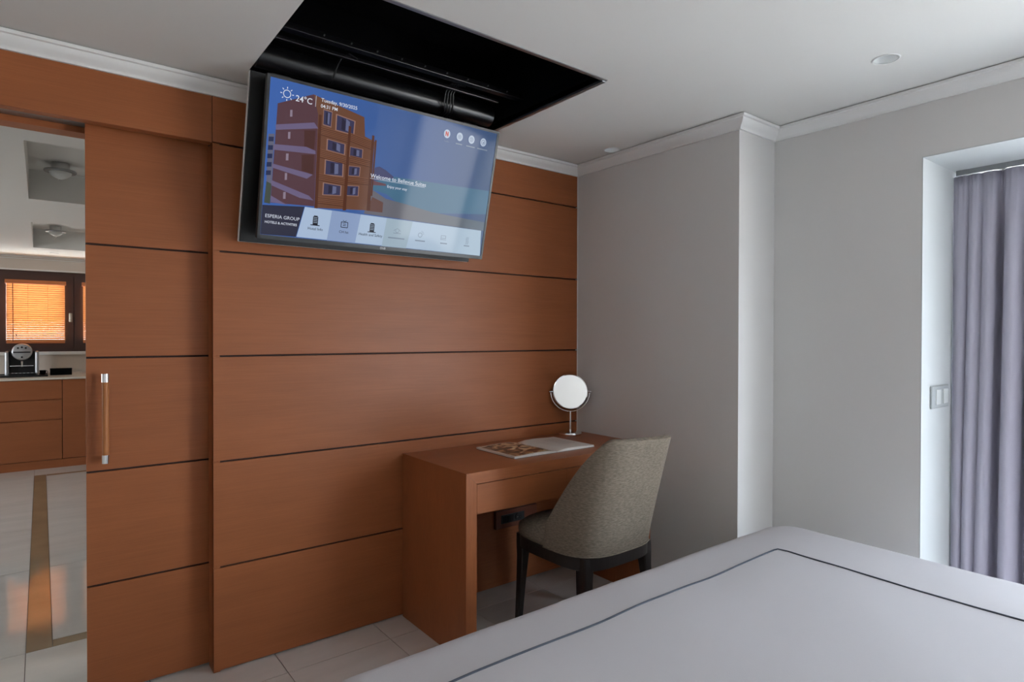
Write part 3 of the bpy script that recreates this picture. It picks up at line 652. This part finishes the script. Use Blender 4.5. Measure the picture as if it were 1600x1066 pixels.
md = sh.modifiers.new('round', 'BEVEL'); md.width = .010; md.segments = 3; md.limit_method = 'ANGLE'; md.angle_limit = R(50)
pp = []
for i in range(NT+1):
    th = -TM+2*TM*i/NT; x0, y0 = sup(-math.pi/2+th, HWc+.007, HDc+.007, 3.3); pp.append((x0, y0, .467))
MB().tube(pp, .003, 6).build('welt', M['fabric'], ch, smooth=True)

# ------------------------------------------------------------------ bed
BX0, BX1, BY0, BY1, BZ = .46, 2.735, -.75, 1.50, .6
bd = empty('bed', (0, 0, 0), label='large bed with pale grey cover and thin dark piping in the foreground', cat='bed')
def bedsurf():
    nx, ny = 90, 90; b = bmesh.new(); er = .16; g_ = []
    cx, cy = (BX0+BX1)/2, (BY0+BY1)/2; hx, hy = (BX1-BX0)/2, (BY1-BY0)/2
    def pt(s, t):  # s,t in -1.35..1.35 ; beyond the top the cover hangs
        u = max(-1, min(1, s)); v = max(-1, min(1, t))
        ex = abs(s)-1; ey = abs(t)-1
        return u, v, max(ex, 0), max(ey, 0)
    return
def bedbody(z0, r_top, segs=8):
    # rounded plan rectangle rings, rounded top edge
    rings = []
    cr = .17
    def plan(inset, z, n=24, wav=0):
        pts = []; x0, x1, y0, y1 = BX0+inset, BX1-inset, BY0+inset, BY1-inset; rr = max(cr-inset, .02)
        for (cx, cy, a0) in ((x1-rr, y1-rr, 0), (x0+rr, y1-rr, 90), (x0+rr, y0+rr, 180), (x1-rr, y0+rr, 270)):
            for k in range(n+1):
                a = R(a0+90*k/n); pts.append((cx+rr*math.cos(a), cy+rr*math.sin(a), z))
        out = []
        for i, p_ in enumerate(pts):
            q = pts[(i+1) % len(pts)]; d = math.hypot(q[0]-p_[0], q[1]-p_[1]); m_ = max(1, int(d/.05))
            for k in range(m_): out.append((p_[0]+(q[0]-p_[0])*k/m_, p_[1]+(q[1]-p_[1])*k/m_, p_[2]))
        return out
    base = plan(0, 0); N_ = len(base); cxm, cym = (BX0+BX1)/2, (BY0+BY1)/2
    def inw(i, d):
        p_ = base[i]; x = max(min(p_[0], BX1-cr), BX0+cr); y = max(min(p_[1], BY1-cr), BY0+cr)
        v = Vector((p_[0]-x, p_[1]-y)); v.normalize(); return p_[0]-v.x*d, p_[1]-v.y*d
    for z in (z0, z0+.08, z0+.2, BZ-r_top*1.3): rings.append([inw(i, .012*math.sin(i*.35)*(1-(z-z0)/.5)) + (z,) for i in range(N_)])
    for k in range(1, segs+1):
        a = R(90*k/segs); rings.append([inw(i, r_top*1.25*(1-math.cos(a))) + (BZ-r_top+r_top*math.sin(a)-.012,) for i in range(N_)])
    for k, d in enumerate((.14,)): rings.append([inw(i, d)+(BZ-.010,) for i in range(N_)])
    return rings
from mathutils import noise as mnoise
def bz(x, y):
    return .006*mnoise.noise(Vector((x*2.2, y*2.2, 0)))+.0022*mnoise.noise(Vector((x*7, y*7, 3)))
rings = bedbody(.12, .075)
b = bmesh.new(); V_ = [[b.verts.new((p[0], p[1], p[2]+(bz(p[0], p[1]) if p[2] > .35 else 0))) for p in r] for r in rings]; N_ = len(rings[0])
for A_, B_ in zip(V_, V_[1:]):
    for k in range(N_): b.faces.new((A_[k], A_[(k+1) % N_], B_[(k+1) % N_], B_[k]))
# inner rings shrinking to the centre line
prev = V_[-1]; cxm, cym = (BX0+BX1)/2, (BY0+BY1)/2
last = rings[-1]
for t in (.92, .84, .76, .68, .6, .5, .4, .3, .2, .1, .03):
    cur = []
    for p in last:
        x, y = cxm+(p[0]-cxm)*t, cym+(p[1]-cym)*t; edge = min(1, (1-t)*8)
        cur.append(b.verts.new((x, y, BZ-.010+.010*edge+bz(x, y))))
    for k in range(N_): b.faces.new((prev[k], prev[(k+1) % N_], cur[(k+1) % N_], cur[k]))
    prev = cur
b.faces.new(prev); bmesh.ops.recalc_face_normals(b, faces=b.faces); mb = MB(); mb.bm = b
cov = mb.build('bedcover', M['linen'], bd, smooth=True)
def topz(x, y):
    from mathutils.bvhtree import BVHTree
    return 0
from mathutils.bvhtree import BVHTree
bv = BVHTree.FromPolygons([v.co for v in cov.data.vertices], [list(p_.vertices) for p_ in cov.data.polygons])
def on(x, y):
    h_ = bv.ray_cast(Vector((x, y, 2)), Vector((0, 0, -1))); return h_[0].z if h_[0] else BZ
PX0, PX1, PY1_, PY0_ = .62, 2.283, 1.245, -.55
pts = []
for k in range(80): 
    x = PX0+(PX1-PX0)*k/80; pts.append((x, PY1_+.004*mnoise.noise(Vector((x*5, 0, 1)))+.0025*math.sin(x*9)))
for k in range(80):
    y = PY1_-(PY1_-PY0_)*k/80; pts.append((PX1+.003*mnoise.noise(Vector((y*5, 2, 1))), y))
MB().tube([(x, y, on(x, y)+.0012) for x, y in pts], .0034, 6).build('piping', M['piping'], bd, smooth=True)
box('bed_base', BX0+.06, BX1-.06, BY0+.06, BY1-.06, .04, .2, M['linen'], bd)
for x in (BX0+.12, BX1-.2):
    for y in (BY0+.12, BY1-.2): box('foot', x, x+.07, y, y+.07, 0, .045, M['legwood'], bd)

# ------------------------------------------------------------------ balcony side: window, curtains, switch
wn = struct('window_1', 'glazed balcony door in the right wall opening')
b = MB()
for q in ((WY0, WY0+.06), (WY1-.06, WY1), (-.26, -.18)): b.box(3.50, 3.56, q[0], q[1], 0, WZ)
b.box(3.50, 3.56, WY0, WY1, 0, .07).box(3.50, 3.56, WY0, WY1, WZ-.06, WZ)
b.build('window_frame', M['alu'], wn)
box('pane', 3.527, 3.533, WY0+.06, -.26, .07, WZ-.06, M['glass'], wn); box('pane', 3.527, 3.533, -.18, WY1-.06, .07, WZ-.06, M['glass'], wn)
bal = struct('balcony_slab', 'unseen balcony floor added outside the glazed door to bounce daylight')
box('slab', 3.56, 5.2, -3.5, 3.0, -.2, -.01, M['grout'], bal)  # out-of-view floor slab, added so daylight bounces in through the door
def drape(name, x0, y0, y1, z0, z1, amp, waves, m_, label, cat, seed=0, thick=.002, steps=16, top=.35):
    b = bmesh.new(); n = waves*steps; nz = 26; rnd = random.Random(seed); ph = [rnd.uniform(.45, 1.35) for _ in range(waves+2)]; L = []
    for j in range(nz+1):
        t = j/nz; z = z0+(z1-z0)*t; row = []
        pinch = 1-(1-top)*smooth((t-.86)/.14)
        for i in range(n+1):
            s = i/n; k = int(min(s*waves, waves-1)); a = s*waves*2*math.pi
            am = amp*(ph[k]*(1-(s*waves-k))+ph[k+1]*(s*waves-k))*pinch
            y = y0+(y1-y0)*s+.18*(abs(y1-y0)/waves)*math.sin(2*a)*pinch*.8+.006*math.sin(t*3+k)
            xx = x0+am*math.sin(a)+.004*math.sin(t*5+k*1.7)
            row.append(b.verts.new((xx, y, z)))
        L.append(row)
    for A_, B_ in zip(L, L[1:]):
        for i in range(n): b.faces.new((A_[i], A_[i+1], B_[i+1], B_[i]))
    bmesh.ops.recalc_face_normals(b, faces=b.faces); mb = MB(); mb.bm = b
    o = mb.build(name, m_, smooth=True, label=label, cat=cat)
    if thick: md = o.modifiers.new('thick', 'SOLIDIFY'); md.thickness = thick; md.offset = 0
    return o
LB = [(.9965, .955, .016), (.955, .907, .022), (.907, .850, .026), (.850, .818, -.034), (.818, .752, .030), (.752, .728, -.030), (.728, .668, .024), (.668, .610, .028), (.610, .585, -.03), (.585, .52, .028), (.52, .46, .022)]
b = bmesh.new(); rows_ = []; nz = 40; rnd = random.Random(4); wob = [rnd.uniform(0, 6) for _ in LB]
for j in range(nz+1):
    t = j/nz; z = .02+(2.181-.02)*t; row = []; pin = smooth((t-.82)/.18)
    for k, (a, c, am) in enumerate(LB):
        for i in range(9 if k < len(LB)-1 else 10):
            q = i/9; sn = max(0, math.sin(math.pi*q)); am2 = am*1.55*(1-.6*pin)*(1+.12*math.sin(3*t+wob[k]))
            x = 3.392-(am2*sn**.55)-.004*pin*math.sin(q*6*math.pi)
            y = a+(c-a)*q - .020*smooth(t*1.1)*(1-.6*k/len(LB))*(q if k == 0 else 1) + .004*math.sin(2.5*t+wob[k])*(0 if k == 0 else 1)
            row.append(b.verts.new((x, y, z)))
    rows_.append(row)
for A_, B_ in zip(rows_, rows_[1:]):
    for i in range(len(A_)-1): b.faces.new((A_[i], A_[i+1], B_[i+1], B_[i]))
bmesh.ops.recalc_face_normals(b, faces=b.faces); mb = MB(); mb.bm = b
co_ = mb.build('curtain', M['drape'], smooth=True, label='blue-grey pleated drape gathered at the left of the balcony opening', cat='curtain')
md = co_.modifiers.new('thick', 'SOLIDIFY'); md.thickness = .0025; md.offset = 0
drape('sheer_curtain', 3.462, -.15, .995, .02, 2.186, .016, 13, M['sheer'], 'translucent white sheer hanging behind the grey drape', 'curtain', 5, 0)
tk = empty('curtain_track', (0, 0, WZ-.0045), label='grey metal curtain track under the reveal soffit', cat='curtain rail')
MB().box(3.378, 3.410, WY0+.02, .985, -.024, 0).build('rail', M['alu'], tk)
MB().box(3.447, 3.475, WY0+.02, .985, -.02, 0).build('rail', M['alu'], tk)
for k in range(9): MB().cyl((3.394, .965-k*.05, -.024), (3.394, .965-k*.05, -.029), .004, n=10).build('glider', M['plastic'], tk)
sw_ = empty('light_switch', (3.215, WY1-.0045, 1.165), label='white double rocker switch on the opening reveal', cat='light switch')
MB().box(-.105, .105, -.009, 0, -.05, .05, .003).build('plate', M['steel'] if False else mat('satin_grey_plate', S((176, 180, 180)), .3), sw_)
for a, c in ((-.06, -.008), (.03, .082)): MB().box(a, c, -.0135, -.008, -.033, .034, .002).build('rocker', M['plastic'], sw_)

# ------------------------------------------------------------------ room beyond
KY = 9.2; KX0, KX1 = -3.6, 2.2
lc = struct('ceiling', 'white ceiling with two recessed trays in the room beyond the sliding door')
T1 = (-.062, 1.9, 3.71, 5.28); T2 = (-.062, 1.9, 6.36, 8.2); TZ = LIV+.2
b = MB()
b.box(KX0, T1[0], 3.05, KY, LIV, LIV+.03); b.box(T1[0], KX1, 3.05, T1[2], LIV, LIV+.03); b.box(T1[0], KX1, T1[3], T2[2], LIV, LIV+.03); b.box(T1[0], KX1, T2[3], KY, LIV, LIV+.03)
b.box(1.9, KX1, 3.05, KY, LIV+.03, LIV+.06)
for x0, x1, y0, y1 in (T1, T2):
    b.box(x0-.02, x1+.02, y0-.02, y1+.02, TZ, TZ+.02); b.box(x0-.02, x0, y0, y1, LIV+.03, TZ); b.box(x1, x1+.02, y0, y1, LIV+.001, TZ); b.box(x0-.02, x1+.02, y0-.02, y0, LIV+.03, TZ); b.box(x0-.02, x1+.02, y1, y1+.02, LIV+.03, TZ)
b.build('plaster', M['paint'], lc)
kl = struct('wall_kitchen', 'far kitchen wall with brown framed windows above the worktop')
wx0, wx1, wz0, wz1 = -.95, 1.3, 1.235, 2.195
b = MB(); b.box(KX0, wx0, KY, KY+.25, 0, 2.7).box(wx1, KX1, KY, KY+.25, 0, 2.7).box(wx0, wx1, KY, KY+.25, 0, 1.195).box(wx0, wx1, KY, KY+.25, wz1, 2.7)
b.build('plaster', M['kitwall'], kl)
b = MB(); b.box(KX0, KX1, KY-.012, KY, LIV-.006, LIV-.0005).box(KX0, KX1, KY-.007, KY, LIV-.03, LIV-.024).box(wx0-.1, wx1+.1, KY-.02, KY, wz1-.0, wz1+.016)
b.build('moulding', M['white'], kl)
box('window_sill', wx0-.05, wx1+.05, KY-.04, KY+.1, 1.195, 1.233, M['white'], kl, bev=.004, label='white stone sill ledge')
# living side walls
lw = struct('wall_living_left', 'left wall of the room beyond with an unseen opening added to light it')
MB().box(-3.6, -3.5, 3.05, 5.32, 0, 2.7).box(-3.6, -3.5, 6.28, KY, 0, 2.7).box(-3.6, -3.5, 5.32, 6.28, 0, .8).box(-3.6, -3.5, 5.32, 6.28, 2.1, 2.7).build('plaster', M['kitwall'], lw)  # out-of-view opening, added to let daylight into the living room
lw2 = struct('wall_living_right', 'right wall of the room beyond')
MB().box(KX1-.1, KX1, 3.05, KY, 0, 2.7).build('plaster', M['kitwall'], lw2)
lw3 = struct('wall_living_near', 'near wall of the room beyond beside the doorway')
MB().box(-3.6, XL-.1, 2.965, 3.05, 0, 2.7).box(XL-.1, KX1, 2.965, 3.05, 2.5, 2.7).build('plaster', M['kitwall'], lw3)
# kitchen window
kw = struct('window_2', 'brown framed kitchen window with honey wood venetian blinds')
def frame(x0, x1, z0, z1, t_, y0, y1, name, parent, m_):
    b = MB(); b.box(x0, x0+t_, y0, y1, z0, z1).box(x1-t_, x1, y0, y1, z0, z1).box(x0+t_, x1-t_, y0, y1, z0, z0+t_).box(x0+t_, x1-t_, y0, y1, z1-t_, z1); return b.build(name, m_, parent)
frame(wx0, wx1, wz0-.002, wz1, .05, KY+.02, KY+.10, 'window_frame', kw, M['darkbrown'])
sashes = [(-.90, -.415), (-.41, .316), (.322, 1.25)]
sashes = [(-.90, -.418), (-.412, .318), (.324, 1.25)]
for x0, x1 in sashes:
    frame(x0, x1, wz0+.048, wz1-.05, .092, KY+.008, KY+.06, 'sash', kw, M['darkbrown'])
    box('pane', x0+.09, x1-.09, KY+.04, KY+.045, wz0+.1, wz1-.1, M['glass'], kw)
for x in (-.415, .321): box('mullion', x-.05, x+.05, KY+.062, KY+.10, wz0+.04, wz1-.05, M['darkbrown'], kw)
hk = MB().box(-.017, .017, -.012, 0, -.055, .055, .004); hk.box(-.009, .009, -.035, -.012, -.05, .048, .003)
hko = hk.build('handle', M['brass'], kw, label='pale metal window handle'); hko.location = (.288, KY+.0075, 1.645)
def blind(name, x0, x1, label):
    t = empty(name, (x0, KY-.006, 1.335), label=label, cat='venetian blind', group='wooden venetian blinds on the kitchen windows')
    W_ = x1-x0; Hh = .745
    box('head_rail', -.012, W_+.012, -.05, 0, Hh-.045, Hh, M['slatw'], t, bev=.002)
    box('bottom_rail', 0, W_, -.03, -.004, 0, .02, M['slatw'], t, bev=.003)
    n = 27; me = None
    for k in range(n):
        z = .034+k*(Hh-.045-.034-.008)/(n-1)
        if me is None:
            b = MB(); b.box(0, W_, -.0150, .0150, -.0013, .0013); o = b.build('slat', M['slat'], t); me = o.data
        else: o = bpy.data.objects.new('slat', me); C.objects.link(o); o.parent = t
        o.location = (0, -.017, z); o.rotation_euler = (R(-51), 0, 0)
    for u in (.06, W_*.36, W_*.7):
        MB().cyl((u, -.032, .02), (u, -.032, Hh-.045), .0012 if u > .07 else .004, n=6).build('cord', M['darkbrown' if u < .07 else 'slatw'], t)
    MB().cyl((.09, -.036, .085), (.09, -.036, .11), .006, .004, n=8).build('cord_pull', M['darkbrown'], t)
M['slatw'] = mat('honey_wood', S((196, 116, 66)), .5)
blind('venetian_blind', -.318, .231, 'whole honey wood venetian blind glowing behind the coffee machine')
blind('venetian_blind', .412, 1.16, 'honey wood venetian blind half hidden by the sliding door edge')
blind('venetian_blind', -.82, -.50, 'honey wood venetian blind on the leftmost kitchen sash')

# base cabinets and worktop
def cab(x0, x1, kind, label):
    t = empty('base_cabinet', (x0, 8.2, 0), label=label, cat='kitchen cabinet', group='kitchen base cabinets')
    W_ = x1-x0
    box('carcass', .002, W_-.002, .02, .9, .09, .955, M['wood_s'], t)
    box('plinth', 0, W_, .012, .03, 0, .088, M['wood'], t)
    if kind == 'd':
        for a, c in ((.095, .518), (.53, .733), (.745, .95)):
            d = empty('drawer', (0, 0, a)); d.parent = t
            box('drawer_front', .003, W_-.003, 0, .019, 0, c-a, M['wood'], d, bev=.001)
    else:
        box('door', .003, W_-.003, 0, .019, .095, .95, M['wood'], t, bev=.001)
cab(-.70, .180, 'd', 'three-drawer cherry base cabinet under the coffee machine')
cab(.180, .70, 'p', 'plain-door cherry base cabinet next to the sliding door edge')
cab(-1.58, -.70, 'd', 'three-drawer cherry base cabinet at the far left of the kitchen')
cab(.70, 1.6, 'p', 'plain-door cherry base cabinet behind the sliding door')
box('worktop', -1.6, 1.65, 8.17, KY-.001, .9555, .978, M['counter'], label='cream stone worktop over the kitchen base cabinets', cat='worktop', bev=.002)

# tray, coffee machine, box, cup
box0 = MB(); z_ = .9785
b = MB(); b.box(-.75, .06, 8.42, 8.86, 0, .006, .002).box(-.75, .06, 8.42, 8.43, .006, .016).box(-.75, .06, 8.85, 8.86, .006, .016).box(.05, .06, 8.43, 8.85, .006, .016)
to = b.build('tray', M['black'], label='black rectangular tray under the coffee machine', cat='tray'); to.location.z = z_
cm = empty('coffee_machine', (-.166, 8.58, z_+.0065), rz=R(0), label='silver and black capsule coffee machine on the kitchen worktop', cat='coffee machine')
silver = mat('silver_plastic', S((176, 176, 178)), .3, .5)
for s_ in (-1, 1):
    b = MB(); b.box(s_*.13-.018, s_*.13+.018, -.02, .26, 0, .268, .014); b.build('side_column', silver, cm)
box('body', -.113, .113, .06, .25, 0, .27, M['black'], cm, bev=.006)
MB().box(-.113, .113, -.05, .07, 0, .03, .004).build('drip_tray', M['black'], cm)
b = MB()
for k in range(6): b.box(-.09+k*.034, -.075+k*.034, -.045, .06, .03, .034)
b.build('grille', M['chrome'], cm)
MB().box(-.1, .1, -.02, .07, .105, .113, .002).build('cup_shelf', M['chrome'], cm)
hdm = Matrix.Rotation(R(90), 4, 'X')
MB().lathe([(0, .03), (.07, .03), (.086, .022), (.091, .004), (.091, -.2), (.08, -.215), (0, -.215)], (0, .0, .262), 36, mat=hdm).build('head', silver, cm, smooth='auto', label='silver rounded head')
MB().box(-.075, .075, -.036, -.02, .252, .266, .002).build('lever_slot', M['black'], cm)
for u, v in ((-.033, .305), (0, .313), (.033, .305), (0, .205)):
    MB().cyl((u, -.03, v), (u, -.036, v), .010, n=14).build('button', M['black'], cm)
MB().cyl((0, -.005, .16), (0, -.005, .10), .012, .008, n=16).build('spout', M['chrome'], cm)
cp = empty('cup', (.015, 8.70, z_+.0065), label='small dark cup beside the coffee machine', cat='cup')
MB().lathe([(0, 0), (.02, 0), (.028, .02), (.03, .05), (.027, .05), (.025, .02), (0, .004)]).build('bowl', M['black'], cp, smooth='auto')
MB().tube([(.029+.016*math.sin(a), 0, .028+.016*math.cos(a)) for a in [math.pi*k/10 for k in range(11)]], .003, 6).build('handle', M['black'], cp, smooth=True)
bx = empty('black_box', (.18, 8.66, z_), label='low black box on the worktop right of the coffee machine', cat='box')
MB().box(-.1, .1, -.05, .05, 0, .062, .002).build('body', M['blackm'], bx)
MB().box(-.102, .102, -.052, .052, .0615, .075, .002).build('lid', M['blackm'], bx)

# ceiling lamps beyond
for (x, y, lab) in ((.105, 4.98, 'flush dome ceiling lamp in the nearer ceiling tray'), (.125, 7.9, 'flush dome ceiling lamp in the farther ceiling tray')):
    t = empty('ceiling_lamp', (x, y, 2.5), label=lab, cat='ceiling light', group='flush dome lamps in the ceiling trays')
    MB().cyl((0, 0, .012), (0, 0, .0598), .05).build('canopy', M['steel'], t, smooth='auto')
    MB().lathe([(0, .012), (.088, .012), (.09, .006), (.086, 0), (.06, 0)], n=40).build('plate', M['alu'], t, smooth='auto')
    MB().lathe([(.062, 0), (.058, -.012), (.04, -.03), (.015, -.042), (0, -.045)], n=40).build('glass_dome', M['plastic'], t, smooth=True)
    MB().cyl((0, 0, -.044), (0, 0, -.052), .006, n=10).build('finial', M['chrome'], t)
dl = empty('downlight', (.128, 8.6, LIV), label='small flat downlight in the kitchen ceiling', cat='ceiling light')
MB().lathe([(0, -.002), (.03, -.002), (.045, -.004), (.048, 0)], n=28).build('rim', M['steel'], dl, smooth=True)
